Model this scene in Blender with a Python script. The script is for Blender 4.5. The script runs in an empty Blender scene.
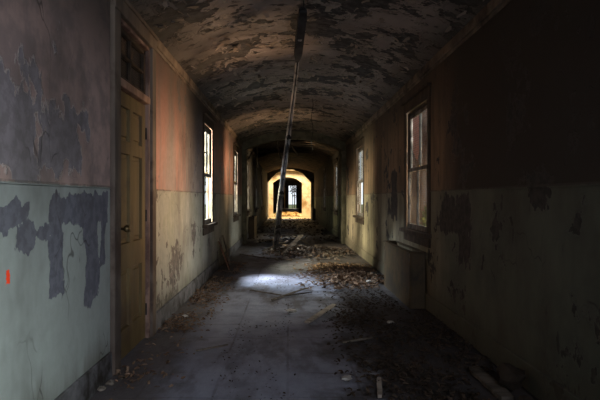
import bpy, bmesh, math, random
from mathutils import Vector, Matrix, noise
R_ = random.Random(7)
sc = bpy.context.scene
COL = sc.collection
L, R, H, SPR, CROWN = -1.2, 1.51, 1.2, 2.63, 2.93      # wall planes, eye height, vault spring and crown
DADO = 1.27

# ------------------------------------------------------------------ helpers
def obj(name, bm, mat, parent=None, smooth=False, loc=None, rot=None):
    me = bpy.data.meshes.new(name)
    bm.normal_update()
    bm.to_mesh(me); bm.free()
    o = bpy.data.objects.new(name, me)
    COL.objects.link(o)
    if mat: me.materials.append(mat)
    if parent: o.parent = parent
    if loc: o.location = loc
    if rot: o.rotation_euler = rot
    if smooth:
        for p in me.polygons: p.use_smooth = True
    return o
def struct(name, bm, mat, parent=None, **k):
    o = obj(name, bm, mat, parent, **k)
    if parent is None: o['kind'] = 'structure'
    return o
def empty(name, loc=(0,0,0), rot=(0,0,0)):
    o = bpy.data.objects.new(name, None); COL.objects.link(o)
    o.location = loc; o.rotation_euler = rot; o.empty_display_size = .1
    return o
def tag(o, label, cat, group=None, kind=None):
    o['label'] = label; o['category'] = cat
    if group: o['group'] = group
    if kind: o['kind'] = kind
    return o
def box(bm, a, b, bev=0.0):
    x0,x1 = sorted((a[0],b[0])); y0,y1 = sorted((a[1],b[1])); z0,z1 = sorted((a[2],b[2]))
    v = [bm.verts.new(p) for p in ((x0,y0,z0),(x1,y0,z0),(x1,y1,z0),(x0,y1,z0),(x0,y0,z1),(x1,y0,z1),(x1,y1,z1),(x0,y1,z1))]
    fs = [bm.faces.new([v[i] for i in q]) for q in ((0,3,2,1),(4,5,6,7),(0,1,5,4),(1,2,6,5),(2,3,7,6),(3,0,4,7))]
    if bev:
        es = list({e for f in fs for e in f.edges})
        bmesh.ops.bevel(bm, geom=es, offset=bev, segments=1, affect='EDGES')
    return bm
def B(*boxes, bev=0.0):
    bm = bmesh.new()
    for a,b in boxes: box(bm, a, b, bev)
    return bm
def tube(bm, pts, rad, n=8, cap=True):
    pts = [Vector(p) for p in pts]
    rings = []
    for i,p in enumerate(pts):
        d = (pts[min(i+1,len(pts)-1)] - pts[max(i-1,0)]).normalized()
        u = d.cross(Vector((0.13,0.2,0.97))).normalized()
        if u.length < .5: u = Vector((1,0,0))
        w = d.cross(u)
        r = rad[i] if isinstance(rad,(list,tuple)) else rad
        rings.append([bm.verts.new(p + u*math.cos(2*math.pi*k/n)*r + w*math.sin(2*math.pi*k/n)*r) for k in range(n)])
    for a,b in zip(rings, rings[1:]):
        for k in range(n):
            bm.faces.new((a[k],a[(k+1)%n],b[(k+1)%n],b[k]))
    if cap:
        bm.faces.new(rings[0][::-1]); bm.faces.new(rings[-1])
    return bm

# ------------------------------------------------------------------ node helpers
class G:
    """tiny expression builder over a node tree"""
    def __init__(s, name):
        s.m = bpy.data.materials.new(name); s.m.use_nodes = True
        s.t = s.m.node_tree; s.t.nodes.clear()
        s.out = s.n('ShaderNodeOutputMaterial')
        s.geo = s.n('ShaderNodeTexCoord')
        s.pos = s.geo.outputs['Object']
        sp = s.n('ShaderNodeSeparateXYZ'); s.l(s.pos, sp.inputs[0])
        s.x, s.y, s.z = sp.outputs
    def n(s, t, **k):
        nd = s.t.nodes.new(t)
        for a,v in k.items(): setattr(nd, a, v)
        return nd
    def l(s, a, b): s.t.links.new(a, b)
    def put(s, v, sock):
        if isinstance(v, bpy.types.NodeSocket): s.l(v, sock)
        elif isinstance(v, tuple) and len(v) == 3 and sock.type == 'RGBA': sock.default_value = (*v, 1)
        else: sock.default_value = v
    def math(s, op, a, b=0.0, c=0.0):
        nd = s.n('ShaderNodeMath', operation=op)
        s.put(a, nd.inputs[0]); s.put(b, nd.inputs[1])
        if op in ('MULTIPLY_ADD','SMOOTH_MAX'): s.put(c, nd.inputs[2])
        return nd.outputs[0]
    def add(s,a,b): return s.math('ADD',a,b)
    def sub(s,a,b): return s.math('SUBTRACT',a,b)
    def mul(s,a,b): return s.math('MULTIPLY',a,b)
    def mx(s,a,b): return s.math('MAXIMUM',a,b)
    def mn(s,a,b): return s.math('MINIMUM',a,b)
    def step(s, v, e0, e1):      # smoothstep, e0 > e1 allowed
        nd = s.n('ShaderNodeMapRange', interpolation_type='SMOOTHSTEP')
        inv = e0 > e1
        s.put(v, nd.inputs[0]); nd.inputs[1].default_value = min(e0,e1); nd.inputs[2].default_value = max(e0,e1)
        nd.inputs[3].default_value = 1.0 if inv else 0.0; nd.inputs[4].default_value = 0.0 if inv else 1.0
        return nd.outputs[0]
    def noise(s, scale, detail=4, rough=.55, stretch=(1,1,1), off=(0,0,0), dist=0.0):
        mp = s.n('ShaderNodeMapping'); s.l(s.pos, mp.inputs[0])
        mp.inputs['Scale'].default_value = stretch; mp.inputs['Location'].default_value = off
        nd = s.n('ShaderNodeTexNoise'); s.l(mp.outputs[0], nd.inputs['Vector'])
        nd.inputs['Scale'].default_value = scale; nd.inputs['Detail'].default_value = detail
        nd.inputs['Roughness'].default_value = rough; nd.inputs['Distortion'].default_value = dist
        return nd.outputs['Fac']
    def crack(s, scale, width, stretch=(1,1,1), off=(0,0,0)):
        mp = s.n('ShaderNodeMapping'); s.l(s.pos, mp.inputs[0])
        mp.inputs['Scale'].default_value = stretch; mp.inputs['Location'].default_value = off
        nz = s.n('ShaderNodeTexNoise'); s.l(mp.outputs[0], nz.inputs['Vector']); nz.inputs['Scale'].default_value = scale*1.5
        ad = s.n('ShaderNodeMixRGB', blend_type='LINEAR_LIGHT'); ad.inputs[0].default_value = .25
        s.l(mp.outputs[0], ad.inputs[1]); s.l(nz.outputs['Color'], ad.inputs[2])
        nd = s.n('ShaderNodeTexVoronoi', feature='DISTANCE_TO_EDGE'); s.l(ad.outputs[0], nd.inputs['Vector'])
        nd.inputs['Scale'].default_value = scale
        return s.step(nd.outputs['Distance'], width, 0.0)
    def mix(s, f, a, b, mode='MIX'):
        nd = s.n('ShaderNodeMixRGB', blend_type=mode)
        s.put(f, nd.inputs[0]); s.put(a, nd.inputs[1]); s.put(b, nd.inputs[2])
        return nd.outputs[0]
    def rbox(s, u, v, cu, cv, hu, hv):     # >0 inside, 1 at the centre (metres to the edge)
        du = s.sub(hu, s.math('ABSOLUTE', s.sub(u, cu)))
        dv = s.sub(hv, s.math('ABSOLUTE', s.sub(v, cv)))
        return s.mn(du, dv)
    def finish(s, color, rough=.85, height=None, strength=.5, dist=.01, spec=.2, metal=0.0):
        b = s.n('ShaderNodeBsdfPrincipled')
        s.put(color, b.inputs['Base Color']); s.put(rough, b.inputs['Roughness'])
        b.inputs['Specular IOR Level'].default_value = spec; b.inputs['Metallic'].default_value = metal
        if height is not None:
            bp = s.n('ShaderNodeBump'); bp.inputs['Strength'].default_value = strength; bp.inputs['Distance'].default_value = dist
            s.put(height, bp.inputs['Height']); s.l(bp.outputs[0], b.inputs['Normal'])
        s.l(b.outputs[0], s.out.inputs[0])
        return s.m

def simple(name, c0, c1, scale=6, rough=.8, stretch=(1,1,1), bump=.3, spec=.2, metal=0.0, grime=None):
    g = G(name)
    n = g.noise(scale, 6, .6, stretch)
    c = g.mix(g.step(n, .35, .65), c0, c1)
    if grime:
        c = g.mix(g.step(g.noise(scale*.4, 5, .65, off=(3,1,2)), .48, .66), c, grime)
    return g.finish(c, rough, n, bump, .01, spec, metal)

# ------------------------------------------------------------------ wall materials
def wall_material(side):
    g = G('peeling_paint_%s_wall' % side)
    u, v = g.y, g.z
    big = g.noise(1.3, 5, .6, off=(0,7,1)); mid = g.noise(4.5, 6, .62); fine = g.noise(16, 5, .65, off=(5,2,9))
    vert = g.noise(3.0, 5, .6, stretch=(1,2.2,.35), off=(1,4,3))
    jit = g.mul(g.sub(g.noise(6, 5, .6, stretch=(1,1.3,.8), off=(9,9,1)), .5), .34)
    low = g.step(g.add(v, g.mul(g.sub(fine,.5), .02)), DADO+.004, DADO-.004)
    if side == 'left':
        up_near = g.mix(g.step(mid,.4,.62), (.46,.325,.28), (.29,.22,.20))
        up_far = g.mix(g.step(vert,.38,.62), (.62,.115,.020), (.32,.065,.014))
        dk = g.mul(g.step(g.noise(1.1, 4, .6, stretch=(1,1,.3), off=(2,6,1)), .52, .66),.8)
        dk = g.mx(dk, g.mul(g.step(g.math('ABSOLUTE', g.sub(g.add(u, g.mul(g.sub(vert,.5),.9)), 6.85)), .85, .45), .85))
        up_far = g.mix(dk, up_far, (.12,.085,.06))
        up = g.mix(g.step(u, 4.3, 4.9), up_near, up_far)
        lo_near = g.mix(g.step(big,.4,.6), (.38,.46,.39), (.32,.39,.325))
        lo_far = g.mix(g.step(vert,.42,.6), (.42,.42,.33), (.32,.33,.26))
        moss = g.step(g.noise(1.7, 4, .6, off=(1,3,3)), .52, .66)
        lo_far = g.mix(g.mul(moss, .6), lo_far, (.22,.25,.13))
        lo = g.mix(g.step(u, 3.6, 4.8), lo_near, lo_far)
    else:
        up = g.mix(g.step(vert,.38,.62), (.32,.205,.125), (.20,.135,.085))
        lo_far = g.mix(g.step(vert,.4,.62), (.37,.32,.215), (.25,.215,.145))
        lo_near = g.mix(g.step(big,.42,.6), (.155,.155,.118), (.112,.115,.09))  # near stretch kept dark in colour for its backlit shade
        lo = g.mix(g.step(u, 4.8, 6.0), lo_near, lo_far)
    if side == 'right': up = g.mix(g.step(u, 5.4, 4.6), up, (.055,.042,.034))  # backlit shade of the near upper wall painted into its colour
    # past the cross arch mossy and dark; warm light painted in at the far arch
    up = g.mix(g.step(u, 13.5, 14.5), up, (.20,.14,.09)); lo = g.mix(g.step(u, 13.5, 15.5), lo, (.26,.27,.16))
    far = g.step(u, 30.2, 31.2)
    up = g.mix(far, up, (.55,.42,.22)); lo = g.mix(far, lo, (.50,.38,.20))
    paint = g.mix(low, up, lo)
    # peel masks: positive where the paint has gone
    pl = g.sub(g.add(g.mul(big,.55), g.mul(mid,.45)), .567)           # random patches
    pl = g.add(pl, g.mul(g.sub(fine,.5), .05))
    if side == 'left':
        pl = g.sub(pl, g.mul(g.mul(g.step(u, 3.75, 3.55), low), .3))
        for cu,cv,hu,hv in ((3.10,1.135,.42,.095),(2.75,.95,.085,.25),(3.24,.86,.115,.29),(2.24,1.12,.22,.060),(2.42,1.04,.10,.07),(2.60,1.035,.11,.03),(3.44,1.0,.05,.22)):
            pl = g.mx(pl, g.add(g.rbox(u,v,cu,cv,hu,hv), g.mul(jit,.62)))
        upn = g.mul(g.step(u,3.75,3.55), g.sub(1.0, low))
        for cu,cv,hu,hv in ((2.80,1.50,.24,.16),(2.35,1.50,.22,.2),(3.0,1.66,.16,.06),(2.5,1.75,.1,.05)):
            pl = g.mx(pl, g.mul(g.add(g.rbox(u,v,cu,cv,hu,hv), g.mul(jit,1.6)), upn))
    else:
        for cu,cv,hu,hv in ((4.85,1.05,.40,.17),(4.55,.85,.15,.22),(7.55,1.25,.22,.35),(3.2,1.25,.12,.10)):
            pl = g.mx(pl, g.add(g.rbox(u,v,cu,cv,hu,hv), g.mul(jit,1.3)))
    pm = g.step(pl, -.004, .004)
    edge = g.mul(g.step(pl, -.028, -.006), g.sub(1.0, pm))
    if side == 'left':
        ca = g.mix(g.step(u, 3.6, 4.6), (.165,.165,.19), (.20,.17,.15)); cb = g.mix(g.step(u,3.6,4.6), (.12,.12,.14), (.11,.095,.085))
        upg = g.step(v, DADO-.01, DADO+.01); ca = g.mix(upg, ca, (.29,.26,.27)); cb = g.mix(upg, cb, (.22,.195,.20))
    else:
        ca, cb = (.08,.07,.062), (.045,.04,.037)
    under = g.mix(g.step(fine,.4,.6), ca, cb)
    col = g.mix(pm, paint, under)
    col = g.mix(g.mul(edge,.35 if side == 'left' else .12), col, (.7,.68,.62) if side == 'left' else (.3,.28,.24))
    # dark chips and fissures
    cr = g.mul(g.crack(2.3, .012, stretch=(1,1,.6)), g.step(g.noise(2.0,3,.5,off=(4,4,4)), .5, .62))
    chip = g.step(g.noise(9, 3, .5, stretch=(1,1.3,.45), off=(2,2,7)), .67, .70)
    chip = g.mul(chip, g.step(big, .44, .54))
    dmg = g.mx(g.mul(cr,.7), g.mul(chip,.8))
    col = g.mix(dmg, col, (.05,.042,.04))
    # sooty patches, shade of the wall top painted in, drips, rising damp
    soot_and_shade = g.step(g.noise(.9, 5, .65, stretch=(1,1,.5), off=(8,1,5)), .44, .70)
    soot_and_shade = g.mx(g.mul(soot_and_shade,.6), g.mul(g.step(v,1.70,2.5),.80))
    col = g.mix(soot_and_shade, col, (.06,.05,.04))
    damp = g.mul(g.step(g.add(v, g.mul(vert,.5)), .62, .32), .7)
    col = g.mix(damp, col, (.10,.09,.065))
    line = g.mul(g.step(g.math('ABSOLUTE', g.sub(v, DADO+.004)), .010, .004), g.step(mid,.36,.48))
    col = g.mix(g.mul(line,.6), col, (.10,.09,.07))
    if side == 'left':      # orange-red spray mark
        mk = g.add(g.rbox(u,v,2.272,.862,.016,.031), g.mul(g.sub(g.noise(34,4,.7),.5),.035))
        col = g.mix(g.step(mk, -.001,.003), col, (1.0,.07,.02))
    hgt = g.add(g.mul(pm,-.8), g.add(g.mul(edge,.8), g.add(g.mul(fine,.25), g.mul(dmg,-.7))))
    return g.finish(col, .78, hgt, .55, .012, .25)

def ceiling_material():
    g = G('flaking_ceiling_paint')
    big = g.noise(1.2, 5, .62, stretch=(.8,1,1)); mid = g.noise(4.2, 6, .66, stretch=(.95,.85,1), off=(3,5,1), dist=.3); fine = g.noise(14,4,.6,off=(1,1,8))
    pl = g.sub(g.add(g.mul(big,.5), g.mul(mid,.5)), .532); pl = g.add(pl, g.mul(g.sub(fine,.5), .06))
    b2 = g.noise(2.1, 4, .55, stretch=(.9,.8,1), off=(6,2,4)); pl = g.mx(pl, g.mul(g.add(g.sub(b2, .585), g.mul(g.sub(mid,.5),.25)), .8))
    pm = g.step(pl, -.006, .010)
    edge = g.mul(g.step(pl,-.04,-.008), g.sub(1.0,pm))
    paint = g.mix(g.step(g.noise(2,4,.6,off=(7,7,7)),.35,.65), (.36,.32,.295), (.26,.23,.21))
    under = g.mix(g.step(fine,.4,.6), (.125,.122,.12), (.07,.068,.066))
    c = g.mix(pm, paint, under)
    c = g.mix(g.mul(edge,.4), c, (.55,.49,.43))
    chip = g.step(g.noise(11,3,.5,stretch=(.6,1.4,1),off=(2,8,3)), .62,.645)
    c = g.mix(g.mul(chip,.85), c, (.06,.055,.05))
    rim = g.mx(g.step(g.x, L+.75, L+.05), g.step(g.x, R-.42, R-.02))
    c = g.mix(g.mul(rim,.7), c, (.07,.065,.055))  # shade along both ceiling edges mixed into the colour
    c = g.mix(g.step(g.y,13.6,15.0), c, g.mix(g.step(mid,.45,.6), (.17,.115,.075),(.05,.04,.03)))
    h = g.add(g.mul(pm,-1.0), g.add(g.mul(edge,1.0), g.add(g.mul(fine,.3), g.mul(chip,-.8))))
    return g.finish(c, .85, h, .8, .02, .1)

def floor_material():
    g = G('dusty_worn_floor')
    big = g.noise(.8,5,.6); mid = g.noise(3.2,6,.65,off=(4,1,2)); fine = g.noise(22,5,.7,off=(2,2,2)); strk = g.noise(2.2,5,.65,stretch=(2.0,.6,1),off=(5,5,0))
    c = g.mix(g.step(mid,.36,.64), (.30,.32,.40), (.20,.21,.26))
    # tile joints, faint
    br = g.n('ShaderNodeTexBrick'); g.l(g.pos, br.inputs['Vector']); br.offset = 0.0
    br.inputs['Scale'].default_value = 1.0; br.inputs['Brick Width'].default_value = .46; br.inputs['Row Height'].default_value = .46
    br.inputs['Mortar Size'].default_value = .012; br.inputs['Mortar Smooth'].default_value = .6
    jt = g.mul(br.outputs['Fac'], g.step(big,.40,.60))
    c = g.mix(g.mul(jt,.55), c, (.09,.085,.085))
    dirt = g.step(strk, .45, .62)
    c = g.mix(g.mul(dirt,g.mul(.7,g.step(g.noise(.7,3,.5,off=(1,6,2)),.40,.58))), c, (.12,.105,.10))
    # litter darkens the sides, above all the right-hand one
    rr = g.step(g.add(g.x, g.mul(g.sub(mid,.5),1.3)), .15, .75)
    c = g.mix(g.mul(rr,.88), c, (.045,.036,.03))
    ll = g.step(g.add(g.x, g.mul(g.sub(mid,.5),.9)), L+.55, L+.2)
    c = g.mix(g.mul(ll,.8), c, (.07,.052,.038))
    mess = g.mul(g.step(g.y, 8.6, 10.2), g.step(mid, .36, .56))
    c = g.mix(g.mul(mess,.45), c, (.055,.045,.04))
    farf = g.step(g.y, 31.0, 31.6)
    c = g.mix(farf, c, (.55,.40,.20))  # warm light on the far floor painted into its colour
    spk = g.step(fine,.66,.72)
    c = g.mix(g.mul(spk,.45), c, (.42,.40,.37))
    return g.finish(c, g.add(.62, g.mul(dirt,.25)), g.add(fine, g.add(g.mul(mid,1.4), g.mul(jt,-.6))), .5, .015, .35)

M = {}
M['wall_l'] = wall_material('left'); M['wall_r'] = wall_material('right')
M['ceil'] = ceiling_material(); M['floor'] = floor_material()
M['base'] = simple('dark_grey_skirting_paint', (.17,.165,.17), (.09,.085,.085), 9, .7, grime=(.03,.025,.02))
M['door'] = simple('ochre_varnished_door', (.135,.095,.037), (.08,.056,.02), 7, .55, stretch=(1,1,.15), bump=.25, spec=.4, grime=(.085,.055,.025))
M['casing'] = simple('old_cream_casing_paint', (.17,.135,.105), (.10,.08,.065), 6, .7, stretch=(1,1,.3), grime=(.07,.05,.04))
M['casing_pink'] = simple('flaking_pink_casing_paint', (.30,.20,.155), (.17,.11,.085), 8, .7, stretch=(1,1,.3), grime=(.10,.06,.05))
M['wincase'] = simple('dark_window_casing', (.10,.072,.052), (.05,.037,.028), 8, .7, stretch=(1,1,.3), grime=(.04,.03,.025))
M['sash'] = simple('weathered_sash_paint', (.34,.32,.30), (.16,.14,.125), 12, .7, stretch=(1,1,.4), grime=(.07,.06,.05))
M['radiator'] = simple('olive_brown_metal_cover', (.105,.070,.032), (.06,.04,.02), 5, .6, bump=.15, spec=.35, grime=(.04,.03,.02))
M['darkmetal'] = simple('blackened_steel', (.045,.042,.04), (.02,.019,.018), 12, .5, metal=.3)
M['greymetal'] = simple('dusty_galvanised_trunking', (.60,.59,.57), (.34,.33,.32), 9, .5, stretch=(1,.3,1), metal=.25, grime=(.06,.05,.045))
M['wood'] = simple('dirty_grey_timber', (.20,.17,.14), (.09,.075,.06), 14, .85, stretch=(1,.2,1), grime=(.05,.04,.03))
M['palewood'] = simple('pale_bare_timber', (.42,.37,.31), (.24,.20,.165), 12, .8, stretch=(1,.2,1))
M['rustwood'] = simple('red_brown_board', (.20,.085,.05), (.10,.05,.035), 9, .8)
M['plaster'] = simple('broken_plaster', (.50,.48,.44), (.27,.25,.23), 15, .9, bump=.6)
M['brass'] = simple('tarnished_brass', (.30,.22,.10), (.14,.10,.05), 20, .4, metal=.8)
M['arch'] = simple('cracked_arch_plaster', (.19,.175,.12), (.10,.095,.065), 4, .85, bump=.5, grime=(.05,.045,.035))
M['archlit'] = simple('warm_lit_arch_plaster', (.74,.62,.42), (.58,.43,.24), 3, .85, bump=.5, grime=(.34,.20,.08))  # warm light of the far bay put into the plaster colour
M['darkwall'] = simple('dark_blue_grey_wall', (.07,.065,.07), (.035,.03,.03), 3, .9)  # mottled, very dark base colour
M['joist'] = simple('charred_joist', (.05,.035,.025), (.02,.016,.012), 8, .9)
M['bark'] = simple('rough_bark', (.12,.09,.06), (.06,.045,.03), 14, .9)
M['grass'] = simple('outside_grass', (.10,.14,.04), (.20,.19,.08), 2, .95)

def glass_material():
    g = G('dusty_window_glass')
    t = g.n('ShaderNodeBsdfTransparent'); t.inputs[0].default_value = (.52,.56,.56,1)
    d = g.n('ShaderNodeBsdfTranslucent'); d.inputs[0].default_value = (.26,.29,.31,1)
    gl = g.n('ShaderNodeBsdfGlossy'); gl.inputs['Roughness'].default_value = .08
    dirt = g.step(g.noise(5,6,.7,stretch=(1,1,.5)), .35, .72)
    m1 = g.n('ShaderNodeMixShader'); g.put(g.mul(dirt,.045), m1.inputs[0]); g.l(t.outputs[0], m1.inputs[1]); g.l(d.outputs[0], m1.inputs[2])
    fr = g.n('ShaderNodeFresnel'); fr.inputs[0].default_value = 1.3
    m2 = g.n('ShaderNodeMixShader'); g.put(g.mul(fr.outputs[0],.5), m2.inputs[0]); g.l(m1.outputs[0], m2.inputs[1]); g.l(gl.outputs[0], m2.inputs[2])
    g.l(m2.outputs[0], g.out.inputs[0]); return g.m
M['glass'] = glass_material()
def leaf_material(name, cols):
    g = G(name)
    gi = g.n('ShaderNodeNewGeometry')
    cr = g.n('ShaderNodeValToRGB'); g.l(gi.outputs['Random Per Island'], cr.inputs[0])
    el = cr.color_ramp.elements
    for i,c in enumerate(cols):
        if i < 2: e = el[i]; e.position = i/(len(cols)-1)
        else: e = el.new(i/(len(cols)-1))
        e.color = (*c,1)
    el[0].position = 0
    return g.finish(cr.outputs[0], .8, spec=.2)
M['leaf'] = leaf_material('fallen_leaf', [(.05,.034,.024),(.14,.085,.055),(.22,.135,.08),(.14,.09,.06),(.29,.20,.135),(.08,.05,.035)])
M['darkleaf'] = leaf_material('rotten_leaf', [(.02,.015,.011),(.045,.03,.02),(.075,.05,.033),(.03,.022,.016)])
M['heap'] = leaf_material('rubble_scraps', [(.04,.033,.028),(.12,.10,.085),(.17,.11,.07),(.07,.055,.045),(.26,.235,.21),(.09,.065,.045)])
M['foliage'] = leaf_material('autumn_foliage', [(.17,.17,.04),(.30,.24,.06),(.10,.13,.035),(.34,.27,.10)])
M['green'] = leaf_material('bush_foliage', [(.12,.20,.04),(.25,.30,.08),(.08,.14,.03)])
M['flake'] = leaf_material('curled_paint', [(.30,.25,.20),(.42,.36,.30),(.20,.17,.14),(.36,.30,.24)])
def brick_material():
    g = G('red_brickwork'); br = g.n('ShaderNodeTexBrick')
    mp = g.n('ShaderNodeCombineXYZ'); g.l(g.add(g.x,g.y), mp.inputs[0]); g.l(g.z, mp.inputs[1]); g.l(mp.outputs[0], br.inputs['Vector'])
    br.inputs['Scale'].default_value = 4.5; br.inputs['Color1'].default_value = (.30,.10,.06,1); br.inputs['Color2'].default_value = (.20,.075,.05,1)
    br.inputs['Mortar'].default_value = (.30,.27,.23,1); br.inputs['Mortar Size'].default_value = .015
    return g.finish(br.outputs['Color'], .9)
M['brick'] = brick_material()

# ------------------------------------------------------------------ setting: shell
Y0, Y1 = -4.0, 33.3
WIN_Z = (.80, 2.27)
LW = [(7.55,8.36),(11.72,12.60),(15.45,16.30),(19.6,20.5),(23.6,24.5)]
RW = [(.55,1.50),(5.70,6.72),(10.60,11.62),(16.15,17.15),(21.3,22.3)]
DOOR = (3.70,4.57,0,2.50)
T = .07
def wall_mesh(x, sgn, wins, extra=()):
    """wall slab with rectangular openings, subdivided along its length"""
    ops = sorted([(a-.08,b+.08,WIN_Z[0],WIN_Z[1]+.04) for a,b in wins] + list(extra))
    bm = bmesh.new(); xo = x + sgn*T; cur = Y0
    for a,b,z0,z1 in ops:
        box(bm,(x,cur,-.15),(xo,a,3.25))
        if z0 > 0: box(bm,(x,a,-.15),(xo,b,z0))
        box(bm,(x,a,z1),(xo,b,3.25)); cur = b
    box(bm,(x,cur,-.15),(xo,Y1,3.25))
    return bm
struct('wall_left', wall_mesh(L,-1,LW,[DOOR]), M['wall_l'])
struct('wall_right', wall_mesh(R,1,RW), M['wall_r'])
struct('wall_back', B(((L-T,Y0-.3,-.15),(R+T,Y0,3.25))), M['darkwall'])
# floor: gently uneven grid
bm = bmesh.new()
nx, ny = 28, 420
vs = [[bm.verts.new((L-T + (R-L+2*T)*i/nx, Y0-.3 + (62.6-Y0)*j/ny, -.012+.012*noise.noise(Vector((i*.35, j*.14, 0))))) for i in range(nx+1)] for j in range(ny+1)]
for j in range(ny):
    for i in range(nx): bm.faces.new((vs[j][i],vs[j][i+1],vs[j+1][i+1],vs[j+1][i]))
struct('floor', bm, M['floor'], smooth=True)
# vault
XC = (L+R)/2; HW = (R-L)/2; RISE = CROWN-SPR
RAD = (HW*HW + RISE*RISE)/(2*RISE)
def vault_z(x, dz=0.0): return CROWN - RAD + math.sqrt(max(0, RAD*RAD-(x-XC)**2)) + dz
def vault(y0, y1, name, mat, hole=None):
    bm = bmesh.new(); n = 28; m = max(2,int((y1-y0)/.12))
    g = []
    for j in range(m+1):
        y = y0+(y1-y0)*j/m; row = []
        for i in range(n+1):
            x = L+(R-L)*i/n
            row.append(bm.verts.new((x,y,vault_z(x)+.012*noise.noise(Vector((x*2,y*2,3))))))
        row.insert(0, bm.verts.new((L-T,y,SPR))); row.append(bm.verts.new((R+T,y,SPR)))
        g.append(row)
    for j in range(m):
        y = y0+(y1-y0)*(j+.5)/m
        for i in range(n+2):
            x = L+(R-L)*(i-.5)/n
            if hole and hole(x,y): continue
            bm.faces.new((g[j][i],g[j][i+1],g[j+1][i+1],g[j+1][i]))
    return struct(name, bm, mat, smooth=True)
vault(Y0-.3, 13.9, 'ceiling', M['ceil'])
def hole(x,y):
    n = noise.noise(Vector((x*1.3,y*.8,2)))
    if 14.3 < y < 19.5 and x < .30+.5*n and x > L+.05: return True
    return 31.2 < y < 32.95
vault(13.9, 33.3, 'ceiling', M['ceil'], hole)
# roof over the vault keeps the attic dark; open above the far bay
struct('trim_1', B(((L-T,Y0-.3,3.72),(R+T,31.2,3.80)), ((L-T,33.0,3.72),(R+T,61,3.80)), ((L-T-.02,Y0-.3,3.2),(L-T+.06,31.2,3.76)), ((R+T-.06,Y0-.3,3.2),(R+T+.02,31.2,3.76)),
                   ((L-T-.02,33.0,3.2),(L-T+.06,61,3.76)), ((R+T-.06,33.0,3.2),(R+T+.02,61,3.76)), ((L-T,31.1,3.1),(R+T,31.2,3.8))), M['joist'])
# attic joists seen through the hole past the cross arch
bm = bmesh.new()
for k in range(9): box(bm,(L-.02,14.4+k*.62,2.86),(R+.02,14.48+k*.62,3.04))
struct('trim_2', bm, M['joist'])
# cornices, skirtings, dado strips
def strip(name, x, sgn, z0, z1, d, mat, gaps, y0=Y0, y1=30.6, bev=0):
    bm = bmesh.new(); cur = y0
    for a,b in sorted(gaps):
        if a-cur > .01: box(bm,(x,cur,z0),(x-sgn*d,a,z1),bev)
        cur = b
    box(bm,(x,cur,z0),(x-sgn*d,y1,z1),bev)
    return struct(name,bm,mat)
dg = [(DOOR[0]-.15, DOOR[1]+.15)]
strip('baseboard_left', L,-1,0,.17,.022,M['base'],dg,bev=.004)
strip('baseboard_right', R,1,0,.17,.022,M['wall_r'],[],bev=.004)
strip('trim_3', L,-1,DADO-.008,DADO+.012,.010,M['wall_l'],dg+[(a-.12,b+.12) for a,b in LW])
strip('trim_4', R,1,DADO-.008,DADO+.012,.010,M['wall_r'],[(a-.12,b+.12) for a,b in RW])
M['cornice'] = simple('grimy_cornice_paint', (.24,.19,.14), (.13,.10,.08), 5, .8, grime=(.045,.037,.03))
for nm,x,s in (('trim_5',L,-1),('trim_6',R,1)):
    bm = bmesh.new()
    box(bm,(x,Y0,SPR-.07),(x-s*.030,13.7,SPR+.015),.006); box(bm,(x,Y0,SPR-.10),(x-s*.014,13.7,SPR-.07),.004)
    struct(nm,bm,M['cornice'])

# cross arch at 13.8: two pilasters and a segmental rib
def arch_ring(bm, y0, y1, xl, xr, spr, crown, drop_out, n=24):
    """ring whose inner edge runs spr..crown and whose outer edge is drop_out above"""
    xc=(xl+xr)/2; hw=(xr-xl)/2; rise=crown-spr; rad=(hw*hw+rise*rise)/(2*rise)
    pr=None
    for i in range(n+1):
        x = xl+(xr-xl)*i/n; z = crown-rad+math.sqrt(max(0,rad*rad-(x-xc)**2))
        q = [bm.verts.new(p) for p in ((x,y0,z),(x,y1,z),(x,y1,z+drop_out),(x,y0,z+drop_out))]
        if pr:
            for k in range(4): bm.faces.new((pr[k],q[k],q[(k+1)%4],pr[(k+1)%4]))
        pr = q
bm = bmesh.new(); PY=(13.75,14.05)
box(bm,(L,PY[0],0),(L+.11,PY[1],2.42),.01); box(bm,(R,PY[0],0),(R-.11,PY[1],2.42),.01)
box(bm,(L,PY[0]-.03,2.36),(L+.14,PY[1]+.03,2.43),.008); box(bm,(R,PY[0]-.03,2.36),(R-.14,PY[1]+.03,2.43),.008)
arch_ring(bm, PY[0],PY[1], L+.0,R-.0, 2.42, 2.74, .34)
struct('trim_7', bm, M['arch'])

# far bright arch wall at 32.6 with a shouldered opening, dark wall beyond, lit end doorway
def portal(name, y0, y1, ol, orr, zs, zc, mat, sides=(L-T,R+T), top=3.8, chamfer=True):
    bm = bmesh.new()
    box(bm,(sides[0],y0,0),(ol,y1,top)); box(bm,(orr,y0,0),(sides[1],y1,top))
    arch_ring(bm,y0,y1,ol,orr,zs,zc,top-zs,n=5)
    return struct(name,bm,mat)
YA = 33.2
portal('wall_shouldered', 30.6, 30.95, L+.02, R-.18, 2.10, 2.86, M['arch'], top=3.3)
portal('wall_far', YA, YA+.42, L+.26, R-.63, 2.15, 2.52, M['archlit'])
portal('wall_second', 45.5, 45.8, L+.55, R-.60, 2.2, 2.35, M['darkwall'], top=3.8)
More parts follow.
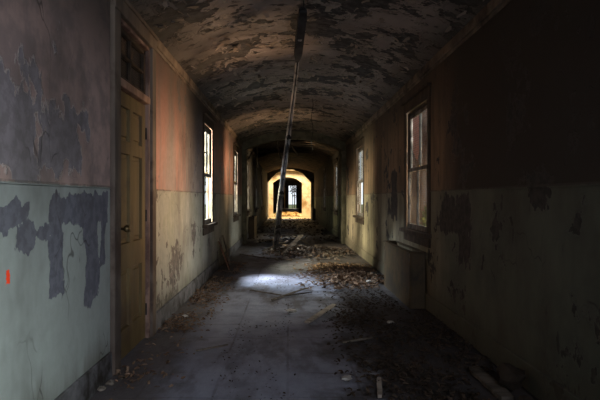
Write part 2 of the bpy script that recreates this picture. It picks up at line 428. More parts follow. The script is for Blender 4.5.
# lining of the last stretch
struct('wall_tunnel', B(((L-T,YA+.42,0),(L,60.2,3.8)), ((R,YA+.42,0),(R+T,60.2,3.8)), ((L-T,41.5,2.75),(R+T,60.2,2.9)), ((L-T,YA+.42,2.75),(R+T,35,2.9))), M['darkwall'])
struct('wall_end', B(((L-T,60.2,0),(.02,60.5,3.8)), ((.98,60.2,0),(R+T,60.5,3.8)), ((.02,60.2,2.65),(.98,60.5,3.8))), M['darkwall'])
bm = B(((.02,60.3,0),(.07,60.36,2.65)), ((.93,60.3,0),(.98,60.36,2.65)), ((.47,60.3,0),(.53,60.36,2.65)), ((.02,60.3,1.95),(.98,60.36,2.0)), ((.02,60.3,2.6),(.98,60.36,2.65)))
d3 = empty('door_2',(0,0,0)); d3['kind']='structure'
obj('door_frame', bm, M['darkwall'], d3)
# a pale door leaf standing open in the far room
d4 = empty('door_3',(0,0,0)); d4['kind']='structure'
bm = B(((-.32,44.2,0),(-.24,45.1,2.1)), bev=.01)
obj('door_leaf', bm, M['archlit'], d4); obj('handle', B(((-.24,44.3,1.0),(-.19,44.34,1.04)),((-.20,44.3,1.0),(-.18,44.42,1.03))), M['brass'], d4)

# ground outside
bm = bmesh.new()
for x0,x1,y0,y1 in ((-60,L-T,-40,120),(R+T,60,-40,120),(L-T,R+T,60.6,120)):
    v=[bm.verts.new(p) for p in ((x0,y0,-.25),(x1,y0,-.25),(x1,y1,-.25),(x0,y1,-.25))]; bm.faces.new(v)
g_=struct('ground', bm, M['grass'])

# ------------------------------------------------------------------ windows
def window(idx, x, s, a, b, broken=()):
    """x wall plane, s outward sign"""
    z0,z1 = WIN_Z
    w = empty('window_%d'%idx,(x,(a+b)/2,z0)); w['kind']='structure'
    ox,oy,oz = x,(a+b)/2,z0
    def P(name,boxes,mat,par=w,bev=0.004):
        bm = bmesh.new()
        for p,q in boxes: box(bm,(p[0]-ox,p[1]-oy,p[2]-oz),(q[0]-ox,q[1]-oy,q[2]-oz),bev)
        return obj(name,bm,mat,par)
    c=.10; i=-s
    P('window_casing',[((x,a-c,z0-.02),(x+i*.014,a,z1)),((x,b,z0-.02),(x+i*.014,b+c,z1)),((x,a-c-.01,z1),(x+i*.02,b+c+.01,z1+.12)),((x,a-c-.03,z1+.12),(x+i*.055,b+c+.03,z1+.145))],M['wincase'])
    P('window_sill',[((x+s*.09,a,z0-.0),(x+i*.0,b,z0+.025)),((x,a-c-.03,z0-.025),(x+i*.075,b+c+.03,z0+.02)),((x,a-c,z0-.13),(x+i*.022,b+c,z0-.03))],M['wincase'])
    P('window_frame',[((x+s*.005,a,z0+.02),(x+s*.055,a+.035,z1)),((x+s*.005,b-.035,z0+.02),(x+s*.055,b,z1)),((x+s*.005,a,z1-.035),(x+s*.055,b,z1))],M['wincase'])
    zm = z0+(z1-z0)*.50
    for k,(u0,u1,xs) in enumerate(((z0+.025,zm+.03,x+s*.0),(zm-.01,z1-.035,x+s*.028))):
        y0,y1 = a+.035,b-.035; t=.045; ym=(y0+y1)/2
        bx=[((xs,y0,u0),(xs+s*.026,y0+t,u1)),((xs,y1-t,u0),(xs+s*.026,y1,u1)),((xs,y0,u0),(xs+s*.026,y1,u0+(.06 if k==0 else .035))),((xs,y0,u1-.045),(xs+s*.026,y1,u1)),
            ((xs,ym-.014,u0),(xs+s*.026,ym+.014,u1))]
        hb=(u0+u1)/2
        if (idx*2+k)%3 and idx!=2: bx.append(((xs+s*.006,y0,hb-.011),(xs+s*.021,ym,hb+.011)))
        if (idx+k)%2 and idx!=2: bx.append(((xs+s*.006,ym,hb-.011),(xs+s*.021,ym+.10,hb+.011)))
        sash=P('sash',bx,M['sash'],w,.003)
        for q,(p0,p1) in enumerate(((y0+t,ym-.014),(ym+.014,y1-t))):
            xx=xs+s*.013-ox
            zz0,zz1=u0+.035,u1-.045
            bm=bmesh.new()
            if (k,q) in broken:      # jagged remnant of glass along the bottom and the side
                yy=[p0+(p1-p0)*t_/9 for t_ in range(10)]
                rr=random.Random(idx*10+k*2+q)
                top=[zz0+(zz1-zz0)*(.10+.55*abs(t_/9-.35)**1.2+rr.uniform(0,.08)) for t_ in range(10)]
                vb=[bm.verts.new((xx,y_-oy,zz0-oz)) for y_ in yy]; vt=[bm.verts.new((xx,y_-oy,z_-oz)) for y_,z_ in zip(yy,top)]
                for j in range(9): bm.faces.new((vb[j],vb[j+1],vt[j+1],vt[j]))
            else:
                bm.faces.new([bm.verts.new((xx,y_-oy,z_-oz)) for y_,z_ in ((p0,zz0),(p1,zz0),(p1,zz1),(p0,zz1))])
            obj('pane',bm,M['glass'],sash)
    P('sash_lock',[((x+s*.004,(a+b)/2-.03,zm+.03),(x+s*.030,(a+b)/2+.03,zm+.05))],M['brass'],w,.002)
    return w
k=1
for i,(a,b) in enumerate(RW):
    window(k,R,1,a,b,broken={1:((1,1),),2:((0,0),),3:((1,0),)}.get(i,())); k+=1
for i,(a,b) in enumerate(LW):
    window(k,L,-1,a,b,broken={0:((0,1),),1:((1,0),(0,1))}.get(i,())); k+=1

# ------------------------------------------------------------------ panelled door, casing and transom
D = empty('door_1',(L,(DOOR[0]+DOOR[1])/2,0)); D['kind']='structure'; D['label']='ochre six-panel wooden door with a dark glazed transom in the left wall'
def dP(name,boxes,mat,par=D,bev=.004):
    bm=bmesh.new(); c=(L,(DOOR[0]+DOOR[1])/2,0)
    for p,q in boxes: box(bm,[p[j]-c[j] for j in range(3)],[q[j]-c[j] for j in range(3)],bev)
    return obj(name,bm,mat,par)
a,b = DOOR[:2]
dP('door_casing',[((L,a-.13,0),(L+.035,a-.0,2.5)),((L,b,0),(L+.035,b+.12,2.5)),((L,a-.13,2.49),(L+.04,b+.12,2.60)),((L,a-.15,2.59),(L+.055,b+.14,2.62))],M['casing'])
dP('door_frame',[((L-.065,a,0),(L+.01,a+.03,2.49)),((L-.065,b-.03,0),(L+.01,b,2.49)),((L-.065,a,2.0),(L+.015,b,2.06)),((L-.065,a,2.46),(L+.01,b,2.49))],M['casing_pink'])
ya,yb=a+.035,b-.035; xf=L-.02; st=.105; ymid=(ya+yb)/2
rails=[(.01,.22),(.66,.86),(1.53,1.63),(1.88,1.99)]
bx=[((xf-.04,ya,.01),(xf,ya+st,1.99)),((xf-.04,yb-st,.01),(xf,yb,1.99)),((xf-.04,ymid-.045,.01),(xf,ymid+.045,1.99))]
bx+=[((xf-.04,ya+.001,z0),(xf-.001,yb-.001,z1)) for z0,z1 in rails]
dP('door_leaf',bx,M['door'])
for (z0,z1) in ((.22,.66),(.86,1.53),(1.63,1.88)):
    for (p,q) in ((ya+st,ymid-.045),(ymid+.045,yb-st)):
        dP('door_panel',[((xf-.034,p-.005,z0-.005),(xf-.026,q+.005,z1+.005)),((xf-.030,p+.03,z0+.03),(xf-.014,q-.03,z1-.03))],M['door'],bev=.006)
bm=bmesh.new()
tube(bm,[(.0-.02,ya+.05-(a+b)/2,.98),(.03-.0,ya+.05-(a+b)/2,.98),(.034,ya+.05-(a+b)/2,.98),(.05,ya+.05-(a+b)/2,.98),(.066,ya+.05-(a+b)/2,.98),(.072,ya+.05-(a+b)/2,.98)],[.010,.010,.022,.029,.022,.006],12)
obj('door_knob',bm,M['brass'],D,smooth=True)
dP('lock_plate',[((xf-.002,ya+.02,.88),(xf+.004,ya+.08,1.06))],M['brass'],bev=.001)
for z in (.25,1.05,1.75): dP('hinge',[((xf-.005,yb-.005,z-.05),(xf+.012,yb+.012,z+.05))],M['darkmetal'],bev=.002)
tw=dP('transom',[((L-.07,a+.03,2.06),(L-.02,a+.08,2.46)),((L-.07,b-.08,2.06),(L-.02,b-.03,2.46)),((L-.07,a+.03,2.06),(L-.02,b-.03,2.10)),((L-.07,a+.03,2.42),(L-.02,b-.03,2.46)),
    ((L-.065,ymid-.012,2.06),(L-.025,ymid+.012,2.46)),((L-.065,a+.03,2.25),(L-.025,b-.03,2.275))],M['joist'])
M['black']=simple('black_void_glass',(.012,.012,.013),(.02,.018,.016),3,.25,spec=.5)
for p,q in ((a+.08,ymid-.012),(ymid+.012,b-.08)):
    for z0,z1 in ((2.10,2.25),(2.275,2.42)): dP('pane',[((L-.052,p,z0),(L-.045,q,z1))],M['black'],tw,0)

# dark room behind the door
struct('wall_closet', B(((L-T-.9,a-.5,0),(L-T-.85,b+.5,2.7)),((L-T-.9,a-.5,0),(L-T,a-.45,2.7)),((L-T-.9,b+.45,0),(L-T,b+.5,2.7)),((L-T-.9,a-.5,2.65),(L-T,b+.5,2.7))),M['darkwall'])

# ------------------------------------------------------------------ radiator covers
def radiator_cover(x, s, y0, y1, h, label, d=.195):
    r = empty('radiator_cover',(x,(y0+y1)/2,0)); tag(r,label,'radiator cover','metal radiator covers along the walls')
    hl=(y1-y0)/2; i=-s; t=.018
    def P(n,bxs,m=M['radiator'],bev=.004):
        bm=bmesh.new()
        for p,q in bxs: box(bm,p,q,bev)
        return obj(n,bm,m,r)
    P('front_panel',[((i*d,-hl,0.0),(i*(d-t),hl,h))])
    P('side_panel',[((i*.024,-hl,0),(i*(d-t),-hl+t,h))]); P('side_panel',[((i*.024,hl-t,0),(i*(d-t),hl,h))])
    P('top_rim',[((i*(d+.012),-hl-.012,h),(i*(d-.035),hl+.012,h+.02)),((i*.024,-hl-.012,h),(i*(d-.035),-hl+.035,h+.02)),((i*.024,hl-.035,h),(i*(d-.035),hl+.012,h+.02)),((i*.024,-hl,h),(i*.045,hl,h+.02))])
    bxs=[]
    n=int((y1-y0-.1)/.075)
    for k in range(n):
        yy=-hl+.06+k*.075; bxs.append(((i*.055,yy,.10),(i*(d-.035),yy+.05,h-.07)))
    P('radiator_core',bxs,M['darkmetal'],.012)
    return r
radiator_cover(R,1,5.73,7.23,.60,'long olive brown metal radiator cover under the large right window')
radiator_cover(L,-1,15.75,17.1,.62,'olive brown metal radiator cover against left wall just past the cross arch')
radiator_cover(R,1,28.6,30.2,.62,'small dark radiator cover standing before the bright far arch')

# ------------------------------------------------------------------ hanging light trunking
A_ = Vector((.130,4.60,2.845)); Bp = Vector((-.30,12.05,.015))
dirv=(Bp-A_).normalized(); sidev=dirv.cross(Vector((0,0,1))).normalized(); upv=sidev.cross(dirv)
TR = empty('hanging_light_trunking',A_); tag(TR,'long steel light trunking hanging from the vault down to the floor','light fitting')
def frame_at(t,tw):
    p=A_+(Bp-A_)*t; p=p+Vector((0,0,-.10*math.sin(math.pi*t)))*.0
    u=sidev*math.cos(tw)+upv*math.sin(tw); w=-sidev*math.sin(tw)+upv*math.cos(tw)
    return p-A_,u,w
# thick dark fitting
bm=bmesh.new(); prev=None
prof=[(-1,-1),(1,-1),(1,.2),(.55,1),(-.55,1),(-1,.2)]
secs=[(0,.020),(.002,.034),(.012,.038),(.075,.038),(.082,.034),(.088,.028),(.097,.014)]
for t,hw in secs:
    p,u,w=frame_at(t,.1)
    q=[bm.verts.new(p+u*a_*hw+w*b_*hw) for a_,b_ in prof]
    if prev:
        for k in range(6): bm.faces.new((prev[k],prev[(k+1)%6],q[(k+1)%6],q[k]))
    else: bm.faces.new(q[::-1])
    prev=q
bm.faces.new(prev)
obj('lamp_housing',bm,M['darkmetal'],TR)
p,u,w=frame_at(.05,.1); bm=bmesh.new()
for t in (.045,.051):
    pass
tube(bm,[frame_at(.047,.1)[0]-w*.0,frame_at(.050,.1)[0]],.044,10)
obj('clamp_band',bm,M['greymetal'],TR)
# hook wire up to the vault
bm=bmesh.new(); tube(bm,[(0,0,0),(.004,-.03,.03),(.0,-.05,vault_z(.13)-A_.z+.02)],.006,6); obj('hook',bm,M['darkmetal'],TR)
# U-shaped channel, twisting, wider face towards the bottom
bm=bmesh.new(); prev=None; N=60
for i in range(N+1):
    t=.09+(1-.09)*i/N; tw=.15+.35*t+.06*math.sin(t*7)
    hw=.009+.060*t; dp=.022+.036*t; th=.004
    p,u,w=frame_at(t,tw)
    p=p+sidev*.008*math.sin(t*9)
    sec=[(-hw,-dp/2),(-hw,dp/2),(-hw+th,dp/2),(-hw+th,-dp/2+th),(hw-th,-dp/2+th),(hw-th,dp/2),(hw,dp/2),(hw,-dp/2)]
    q=[bm.verts.new(p+u*a_-w*b_) for a_,b_ in sec]
    if prev:
        for k in range(8): bm.faces.new((prev[k],prev[(k+1)%8],q[(k+1)%8],q[k]))
    else: bm.faces.new(q)
    prev=q
bm.faces.new(prev[::-1])
obj('channel',bm,M['greymetal'],TR)
bm=bmesh.new(); tube(bm,[frame_at(.09+.9*k/30,0)[0]+sidev*(.008*math.sin((.09+.9*k/30)*9)+.004*math.sin(k)) for k in range(31)],.006,6)
obj('cable',bm,M['darkmetal'],TR,smooth=True)
for t in (.3,.55,.78):
    bm=bmesh.new(); p,u,w=frame_at(t,.15+.35*t+.06*math.sin(t*7)); p=p+sidev*.008*math.sin(t*9); hw=.009+.060*t+.003
    d=.03/7.9
    c=[p-dirv*.012,p+dirv*.012]; q0=[bm.verts.new(cc+u*a_-w*b_) for cc in c for a_,b_ in ((-hw,-.038),(hw,-.038),(hw,.042),(-hw,.042))]
    for k in range(4): bm.faces.new((q0[k],q0[(k+1)%4],q0[4+(k+1)%4],q0[4+k]))
    bm.faces.new(q0[:4][::-1]); bm.faces.new(q0[4:]); obj('bracket',bm,M['darkmetal'],TR)

# loose wire hanging from the vault
bm=bmesh.new(); x_,y_=.42,9.2
pts=[(x_+.015*math.sin(k*1.1),y_+.01*math.cos(k*1.7),vault_z(x_)+.005-.075*k) for k in range(13)]
tube(bm,[(p[0]-x_,p[1]-y_,p[2]) for p in pts],.0045,5)
w_=obj('hanging_wire',bm,M['darkmetal'],loc=(x_,y_,0)); tag(w_,'thin loose wire hanging from the vaulted ceiling right of the trunking','wire')
# torn lath and plaster hanging out of the ceiling hole
for k,(x,y,ln,tilt) in enumerate(((-.75,14.6,.75,.5),(-.35,15.3,.6,-.3),(-.95,16.2,.8,.2),(.05,16.6,.5,.6))):
    bm=bmesh.new(); box(bm,(-.025,-.006,-ln),(.025,.006,0),.003); box(bm,(-.02,-.012,-.02),(.02,.0,.02))
    o=obj('hanging_lath',bm,M['joist'],loc=(x,y,2.92),rot=(.25*tilt,tilt,k))
    tag(o,['broken dark lath hanging nearest the cross arch from the torn ceiling','short dark lath dangling in the middle of the torn ceiling','longest dark lath dangling by the left wall past the cross arch','short slanted dark lath at the right edge of the torn ceiling'][k],'lath','broken laths in the ceiling hole')

# ------------------------------------------------------------------ debris on the floor: planks, sticks, chunks
def px(x,y,h=0.0):
    Y=530*(H-h)/(y-198); return Vector(((x-288)/530*Y, Y, h))
def plank(name,p,q,w,t,mat,label,cat='plank',z0=0.0,z1=0.0,roll=0.0,group=None):
    p=Vector(p); q=Vector(q); ln=(q-p).length; bm=bmesh.new(); n=8; prev=None; rr=random.Random(int(ln*1e4))
    for i in range(n+1):
        x=-ln/2+ln*i/n; e=rr.uniform(-.06,.06)*w; ww=w*(1 if 0<i<n else .8)
        q4=[bm.verts.new((x,a_*ww/2+e,b_*t/2)) for a_,b_ in ((-1,-1),(1,-1),(1,1),(-1,1))]
        if prev:
            for k in range(4): bm.faces.new((prev[k],prev[(k+1)%4],q4[(k+1)%4],q4[k]))
        else: bm.faces.new(q4[::-1])
        prev=q4
    bm.faces.new(prev)
    o=obj(name,bm,mat)
    d=(q-p).normalized(); o.rotation_mode='QUATERNION'
    o.rotation_quaternion=d.to_track_quat('X','Z') @ Matrix.Rotation(roll,3,'X').to_quaternion()
    o.location=(p+q)/2+Vector((0,0,t/2+.002))
    tag(o,label,cat,group); return o
PL=[ # name, p(px), q(px), w, t, mat, label
 ('wooden_plank',(307,324),(334,306),.055,.018,'palewood','pale narrow plank lying aslant in the middle of the corridor floor'),
 ('wooden_plank',(474,371),(508,402),.09,.025,'wood','weathered grey board on the dark floor near the right skirting'),
 ('wooden_stick',(379,381),(380,399),.030,.02,'palewood','short pale stick pointing at the viewer among the front litter'),
 ('wooden_stick',(272,301),(306,289),.022,.015,'wood','thin dark stick crossing the bright patch of floor'),
 ('wooden_stick',(250,291),(281,296),.022,.012,'wood','thin stick at the left side of the bright floor patch'),
 ('wooden_stick',(283,297),(312,293),.020,.012,'darkleafw','slim dark twig like stick right below the bright floor patch'),
 ('wooden_plank',(262,258),(292,261),.05,.02,'wood','short dark board lying in front of the foot of the trunking'),
 ('wooden_plank',(276,243),(304,252),.09,.03,'palewood','pale broken board beside the foot of the trunking'),
 ('wooden_plank',(255,243),(275,240),.12,.03,'palewood','pale wide board lying left of the trunking foot'),
 ('wooden_stick',(300,252),(340,257),.03,.02,'wood','long dark stick lying right of the rubble heap'),
 ('wooden_stick',(240,255),(266,259),.03,.02,'wood','dark stick lying left of the rubble heap'),
 ('wooden_stick',(342,344),(372,339),.022,.015,'wood','thin dark stick in the litter in front of the radiator cover'),
 ('wooden_stick',(196,352),(228,346),.016,.010,'wood','small thin stick on the open floor beyond the ochre door'),
]
M['darkleafw']=M['joist']
for i,(n,p,q,w,t,m,lab) in enumerate(PL):
    a3,b3=px(*p),px(*q); a3.z=b3.z=.004+.0*i
    plank(n,a3,b3,w,t,M[m],lab,'plank' if 'plank' in n else 'stick')
# propped pieces in the heap
plank('wooden_plank',(-.12,11.0,.02),(.32,12.1,.34),.10,.022,M['wood'],'dark board propped up on the rubble heap by the trunking')
plank('wooden_plank',(-.55,11.9,.01),(-.02,11.4,.26),.08,.02,M['palewood'],'pale board leaning across the rubble heap by the trunking')
plank('wooden_plank',(.62,12.6,.01),(.15,12.2,.30),.09,.02,M['wood'],'dark board slanting out of the back of the rubble heap')
# shard leaning on the left wall
bm=bmesh.new()
f=[bm.verts.new(p) for p in ((0,-.17,0),(0,.17,0),(0,.10,.42),(0,-.02,.50),(0,-.11,.36))]
r2=[bm.verts.new(p.co+Vector((.016,0,0))) for p in f]
bm.faces.new(f[::-1]); bm.faces.new(r2)
for k in range(5): bm.faces.new((f[k],f[(k+1)%5],r2[(k+1)%5],r2[k]))
o=obj('broken_board',bm,M['rustwood'],loc=(L+.20,8.95,.005),rot=(0,-.36,.1)); tag(o,'red brown broken board leaning against the left wall below the first left window','board')
bm=bmesh.new(); box(bm,(-.008,-.05,0),(.008,.05,.55),.003)
o=obj('wooden_lath',bm,M['wood'],loc=(L+.17,9.5,.005),rot=(0,-.26,0)); tag(o,'narrow grey lath leaning on the left wall behind the red brown board','lath')

def chunk(name,loc,s,mat,label,cat,group=None,flat=.6,seed=0):
    bm=bmesh.new(); bmesh.ops.create_icosphere(bm,subdivisions=2,radius=1)
    for v in bm.verts:
        n=noise.noise(v.co*1.3+Vector((seed*3.1,seed,0))); v.co*=(1+.55*n)
        v.co=Vector((round(v.co.x*2.2)/2.2*.5+v.co.x*.5,v.co.y,v.co.z*flat))
    zm=min(v.co.z for v in bm.verts)
    for v in bm.verts: v.co.z-=zm; v.co*=s
    o=obj(name,bm,mat,loc=loc,rot=(0,0,seed*1.7)); tag(o,label,cat,group); return o
CH=[((369,283),.045,'plaster','bright white plaster lump on the leaf litter near the radiator cover'),
    ((291,313),.05,'plaster','flat white plaster piece alone on the floor below the bright patch'),
    ((110,385),.03,'wood','grey plaster chunk lying in front of the ochre door'),
    ((122,379),.022,'wood','small grey plaster crumb lying right of the chunk at the door'),
    ((101,391),.03,'wood','grey plaster lump nearest the left skirting by the door'),
    ((347,381),.035,'plaster','small dull plaster piece in the front of the right litter'),
    ((279,232),.075,'plaster','white plaster lump behind the foot of the trunking'),
    ((286,259),.06,'plaster','pale plaster lump at the front of the rubble heap'),
    ((314,250),.06,'plaster','grey plaster lump on the right flank of the rubble heap'),
    ((390,324),.035,'plaster','small plaster piece beside the near end of the radiator cover'),
    ((331,282),.035,'plaster','small white plaster piece at the left edge of the leaf litter'),
    ((185,318),.035,'plaster','small plaster piece in the litter beside the left skirting'),
    ((258,232),.08,'plaster','white plaster lump on the floor left of the trunking')]
for i,(p,s,m,lab) in enumerate(CH):
    v=px(*p); chunk('plaster_chunk',(v.x,v.y,.0),s,M[m],lab,'plaster','plaster chunks on the floor',flat=.45,seed=i+1)
v=px(532,392); chunk('stone_lump',(1.38,v.y,0),.085,M['joist'],'dark lump of masonry against the right skirting at the front','stone',flat=.9,seed=40)
v=px(560,399); chunk('stone_lump',(1.33,2.95,0),.06,M['joist'],'smaller dark masonry lump in front of the other by right skirting','stone',flat=.8,seed=43)
# bricks in the heap
for i,(x,y,z,rz,rx,lab) in enumerate(((.10,11.35,.0,.5,0,'loose brick at the front of the rubble heap'),(.42,11.6,.0,1.4,0,'loose brick on the right of the rubble heap'),(-.1,11.75,.0,-.4,0,'loose brick in the middle of the rubble heap'),(.25,12.0,.0,.1,0,'loose brick at the back of the rubble heap'))):
    o=obj('loose_brick',B(((-.11,-.052,0),(.11,.052,.068)),bev=.006),M['rustwood'],loc=(x,y,z),rot=(rx,0,rz)); tag(o,lab,'brick','loose bricks in the rubble heap')

# leaf litter (stuff)
KEEP_CLEAR=[(1.24,1.6,5.6,7.35),(L,L+.30,8.72,9.62),(1.18,1.5,2.8,3.5)]
def scatter(name,label,cat,mat,n,dens,size,seed,hmax=.05,area=(L+.03,R-.03,2.2,20)):
    rr=random.Random(seed); bm=bmesh.new(); c=0; tries=0
    while c<n and tries<n*60:
        tries+=1
        x=rr.uniform(area[0],area[1]); y=rr.uniform(area[2],area[3]); d=dens(x,y)
        if rr.random()>d or any(x0<x<x1 and y0<y<y1 for x0,x1,y0,y1 in KEEP_CLEAR): continue
        s=rr.uniform(*size); a=rr.uniform(0,6.28); z=rr.uniform(.004,hmax*min(1,d*1.2)+.01)
        rot=Matrix.Rotation(a,3,'Z')@Matrix.Rotation(rr.gauss(0,.35),3,'X')@Matrix.Rotation(rr.gauss(0,.35),3,'Y')
        cu=rr.uniform(.1,.5)*s
        pts=[(-s,0,cu*.3),(-.35*s,-.45*s,cu),(.5*s,-.35*s,cu),(s,0,0),(.45*s,.4*s,cu),(-.4*s,.42*s,cu)]
        vs=[bm.verts.new(Vector((x,y,z))+rot@Vector(p)) for p in pts]
        for v in vs: v.co.z=max(v.co.z,.003); v.co.x=min(max(v.co.x,L+.03),R-.03)
        bm.faces.new((vs[0],vs[1],vs[2],vs[3])); bm.faces.new((vs[0],vs[3],vs[4],vs[5]))
        c+=1
    o=obj(name,bm,mat); tag(o,label,cat,kind='stuff'); return o
def nz(x,y,s=1.6,o=0): return .5+.5*noise.noise(Vector((x*s+o,y*s,o)))
def cl(v): return max(0,min(1,v))
def d_right(x,y):
    core=math.exp(-((x-.92)/.42)**2-((y-8.1)/1.25)**2)*1.3
    return cl(core*(nz(x,y,2.2)*1.6-.25))
scatter('dead_leaves','brown dead leaves drifted across the floor beyond the radiator cover','leaves',M['leaf'],2600,d_right,(.018,.040),1,.05,(.05,R-.04,6.9,9.75))
def d_dark(x,y):
    if x>1.28 and 5.6<y<7.3: return 0
    e=cl((x-.30)/.5)*(.35+.65*cl((7.5-y)/3))*(nz(x,y,1.3,4)*1.8-.35)
    return cl(e)*.8
scatter('leaf_litter','dark rotten leaf litter along the foot of the right wall','leaves',M['darkleaf'],3400,d_dark,(.010,.028),2,.03,(.12,R-.04,2.3,6.85))
def d_left(x,y):
    e=cl((L+.52-x)/.35)*(nz(x,y,1.4,9)*2-.45)
    if 3.6<y<4.7: e*=.15
    return cl(e)
scatter('leaf_drift','brown leaves and crumbs gathered along the left skirting','leaves',M['leaf'],1500,d_left,(.010,.028),3,.025,(L+.04,L+.6,2.4,9.75))
def d_heap(x,y):
    return cl(math.exp(-((x-.15)/.42)**2-((y-11.55)/.65)**2)*1.2+.55*math.exp(-((x-.9)/.5)**2-((y-11.7)/.9)**2)*(nz(x,y,2)*1.6-.2))
scatter('rubble_litter','brown rubble litter heaped around the foot of the trunking','rubble',M['heap'],1800,d_heap,(.02,.06),4,.14,(L+.1,R-.05,9.85,13.3))
def d_far(x,y):
    if (x>1.2 and y>28.4) or (x<-.9 and 15.6<y<17.3): return 0
    return cl(nz(x,y,.9,5)*1.6-.45)
scatter('far_rubble','dark rubble covering the floor beyond the cross arch','rubble',M['darkleaf'],520,d_far,(.03,.08),5,.12,(L+.1,R-.1,14.1,30.4))
def d_all(x,y): return .25*cl(nz(x,y,1.1,2)*2-.7)
scatter('floor_crumbs','small dark crumbs strewn over the open corridor floor','crumbs',M['darkleaf'],520,d_all,(.004,.013),6,.01,(L+.66,.05,2.3,9.7))
# far rubble just past the bright arch, warm light put into its yellow
scatter('yellow_rubble','sunlit yellow rubble on the floor beyond the bright far arch','rubble',simple('warm_lit_rubble',(.6,.42,.2),(.35,.22,.1),4),500,lambda x,y:cl(nz(x,y,1,1)*1.5-.3),(.04,.12),8,.1,(L+.35,R-.75,33.8,43))

# curled paint flakes on vault and walls
rr=random.Random(11); bm=bmesh.new()
c=0
while c<620:
    x=rr.uniform(L+.08,R-.08); y=rr.uniform(3.2,13.4)
    if nz(x,y,2.4,3)<.5: continue
    z=vault_z(x)-.012; s=rr.uniform(.012,.042); a=rr.uniform(0,6.28); dx,dy=math.cos(a),math.sin(a)
    n=4; dr=rr.uniform(.01,.035); prev=None
    for k in range(n+1):
        t=k/n; px_,py_=x+dx*s*(t*2-1)*1.2,y+dy*s*(t*2-1)*1.2; zz=z-dr*t*t+.008
        wv=s*(.9-.4*t)*(1+rr.uniform(-.2,.2))
        q=[bm.verts.new((px_-dy*wv,py_+dx*wv,zz)),bm.verts.new((px_+dy*wv,py_-dx*wv,zz))]
        if prev: bm.faces.new((prev[0],prev[1],q[1],q[0]))
        prev=q
    c+=1
o=obj('paint_flakes',bm,M['flake']); tag(o,'curled flakes of old paint peeling off the vaulted ceiling','paint flakes',kind='stuff')

# ------------------------------------------------------------------ outside: trees, bush, brick annex
def tree(name,loc,h,cr,n,mat,label,seed,leaf=.07,zlo=.35,cat='tree',trunk=.12):
    rr=random.Random(seed); t=empty(name,loc); tag(t,label,cat)
    bm=bmesh.new(); tube(bm,[(0,0,-.25),(.05,0,h*.3),(-.04,.05,h*.6),(0,0,h*.95)],[trunk,trunk*.8,trunk*.5,.02],8)
    for k in range(9):
        a=k*2.4; z=h*(.3+.06*k); r=cr*.8
        tube(bm,[(0,0,z),(math.cos(a)*r*.5,math.sin(a)*r*.5,z+.25*r),(math.cos(a)*r,math.sin(a)*r,z+.6*r)],[trunk*.4,trunk*.25,.01],5)
    obj('trunk',bm,M['bark'],t)
    bm=bmesh.new()
    for k in range(n):
        u=Vector((rr.gauss(0,1),rr.gauss(0,1),rr.gauss(0,1))).normalized()*rr.random()**.4
        p=Vector((u.x*cr,u.y*cr,h*(zlo+1)/2+u.z*h*(1-zlo)/2))
        a=Vector((rr.gauss(0,1),rr.gauss(0,1),rr.gauss(0,1))).normalized()*leaf; b_=a.cross(Vector((rr.random(),rr.random(),rr.random()))).normalized()*leaf*.6
        bm.faces.new([bm.verts.new(p+v) for v in (-a,b_,a,-b_)])
    obj('foliage',bm,mat,t); return t
tree('autumn_tree',(-3.35,19.5,0),4.2,1.3,2600,M['foliage'],'yellow green tree seen through the first left window',1,.08,.52)
tree('autumn_tree',(-4.3,30,0),5.0,1.6,2200,M['foliage'],'more distant yellow tree outside beyond the left wall',2,.1,.35)
tree('slender_tree',(9.5,34,0),7.0,1.6,1600,M['green'],'slender green tree outside beyond the right wall',3,.1,.3)
tree('bare_tree',(.75,63.5,0),4.0,.5,260,M['darkleaf'],'dark slender tree seen through the doorway at the far end',7,.09,.3,trunk=.07)
tree('green_bush',(3.25,11.65,-.2),1.35,.34,900,M['green'],'green bush at the corner of the brick annex outside',4,.05,.05,'bush',.03)
AN=empty('brick_annex',(0,0,0)); tag(AN,'red brick annex seen through the large right window','building')
obj('brick_wall',B(((3.22,12.2,-.25),(6.5,16,3.9))),M['brick'],AN)
obj('roof',B(((3.12,12.0,3.9),(6.7,16.2,4.05)),((3.22,12.3,4.05),(6.5,15.9,4.5)),bev=.02),M['joist'],AN)
f_=obj('window_frame',B(((4.2,12.17,1.0),(5.1,12.22,2.3))),M['sash'],AN); obj('pane',B(((4.26,12.15,1.06),(5.04,12.165,2.24))),M['black'],f_)

# ------------------------------------------------------------------ light
w=bpy.data.worlds.new('overcast_sky'); sc.world=w; w.use_nodes=True
bg=w.node_tree.nodes['Background']; bg.inputs[0].default_value=(.86,.93,1.0,1); bg.inputs[1].default_value=1.25
def area(name,loc,target,sx,sy,power,color,spread=math.pi):
    l=bpy.data.lights.new(name,'AREA'); l.shape='RECTANGLE'; l.size=sx; l.size_y=sy; l.energy=power; l.color=color; l.spread=spread
    o=bpy.data.objects.new(name,l); COL.objects.link(o); o.location=loc
    o.rotation_euler=(Vector(target)-Vector(loc)).to_track_quat('-Z','Y').to_euler(); return o
cool=(.90,.97,.94); warm=(1.0,.84,.60)
# right-hand windows
area('sky_right_first',(3.1,.9,2.9),(-1.0,1.9,.9),1.2,1.0,179.7,cool,math.radians(95))
area('sky_right_second',(3.0,6.3,2.75),(-1.2,6.2,1.1),.9,.9,64.2,(.98,.92,.80),math.radians(95))
area('sky_right_third',(3.7,10.3,3.3),(-1.2,11.4,1.0),.9,.9,95.8,(.95,.92,.85),math.radians(95))
area('sky_right_fourth',(2.9,16.6,2.7),(-1.2,16.6,1.0),.9,.9,34.2,warm,math.radians(95))
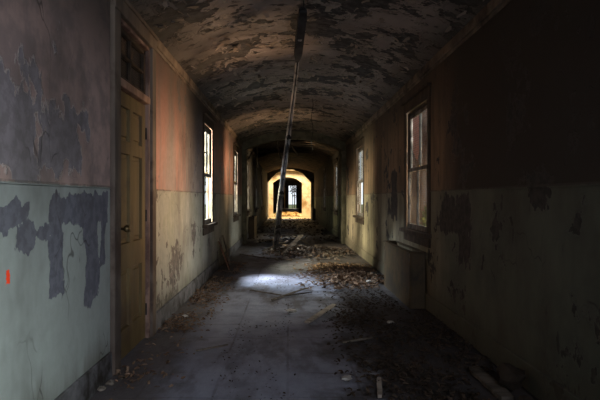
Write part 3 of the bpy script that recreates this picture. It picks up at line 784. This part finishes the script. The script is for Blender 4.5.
# left-hand windows
area('sky_left_first',(-2.75,8.35,3.3),(.5,7.5,0),.9,.9,355.9,(.86,.91,1.0),math.radians(95))
area('sky_left_low',(-2.9,6.2,2.2),(1.5,9.7,.7),.9,.8,524.4,(1.0,.88,.62),math.radians(90))
area('sky_left_second',(-2.7,11.7,2.7),(1.4,13.0,.7),.7,.7,141.1,warm,math.radians(95))
area('sky_left_third',(-3.5,15.0,3.0),(1.4,17,.7),.7,.7,38.5,warm,math.radians(95))
# fill lamp added behind the viewer, no opening there
area('corridor_fill_behind',(.9,-1.2,1.9),(-1.1,2.7,.9),.8,1.0,26,(.84,.88,1.0),math.radians(85))
area('ground_bounce_first',(3.2,.9,.3),(-1.2,2.4,2.2),1.6,1.2,4.3,(1.0,.84,.74),math.radians(95))  # from here lamps added outside, standing in for light off the ground
area('ground_bounce_second',(2.9,6.65,1.15),(-1.2,5.4,1.5),.5,.6,46.9,(1.0,.60,.33),math.radians(60))
area('ground_bounce_third',(3.6,11.2,.7),(-1.2,10.9,1.9),.5,.7,61.0,(1.0,.60,.33),math.radians(70))
area('ground_bounce_fourth',(3.5,17.0,.5),(-1.2,16.3,2.1),1.2,.9,69.3,(1.0,.74,.45),math.radians(95))
area('ground_bounce_left_third',(-3.6,15.0,.5),(1.4,17,2.6),1.2,.9,53.8,(1.0,.78,.5),math.radians(95))
area('ground_bounce_left',(-2.7,7.8,.3),(1.0,8.5,2.8),1.4,.9,7.7,(1.0,.88,.78),math.radians(95))
# roofless bay with a gap for its lamp; another lamp added past the arch
area('open_roof_bay',(.15,31.9,4.3),(.15,32.6,0),2.0,1.2,330,(1.0,.84,.58),math.radians(130))
area('far_room_added_lamp',(.15,38.5,3.6),(.15,38.5,0),1.4,6.0,260,(1.0,.82,.52),math.radians(50))  # lamp added under the closed roof to brighten the far floor

# ------------------------------------------------------------------ camera
cam=bpy.data.cameras.new('camera'); cam.sensor_width=36; cam.lens=530/600*36; cam.clip_start=.05; cam.clip_end=300
co=bpy.data.objects.new('camera',cam); COL.objects.link(co); co.location=(0,0,H)
co.rotation_euler=(math.pi/2,0,0); cam.shift_x=12/600; cam.shift_y=-2/600; sc.camera=co
sc.view_settings.view_transform='Standard'; sc.view_settings.look='None'; sc.view_settings.exposure=-.12; sc.view_settings.gamma=1
sc.cycles.use_denoising=True; sc.cycles.max_bounces=8; sc.cycles.diffuse_bounces=4; sc.cycles.transparent_max_bounces=12
sc.cycles.sample_clamp_indirect=4
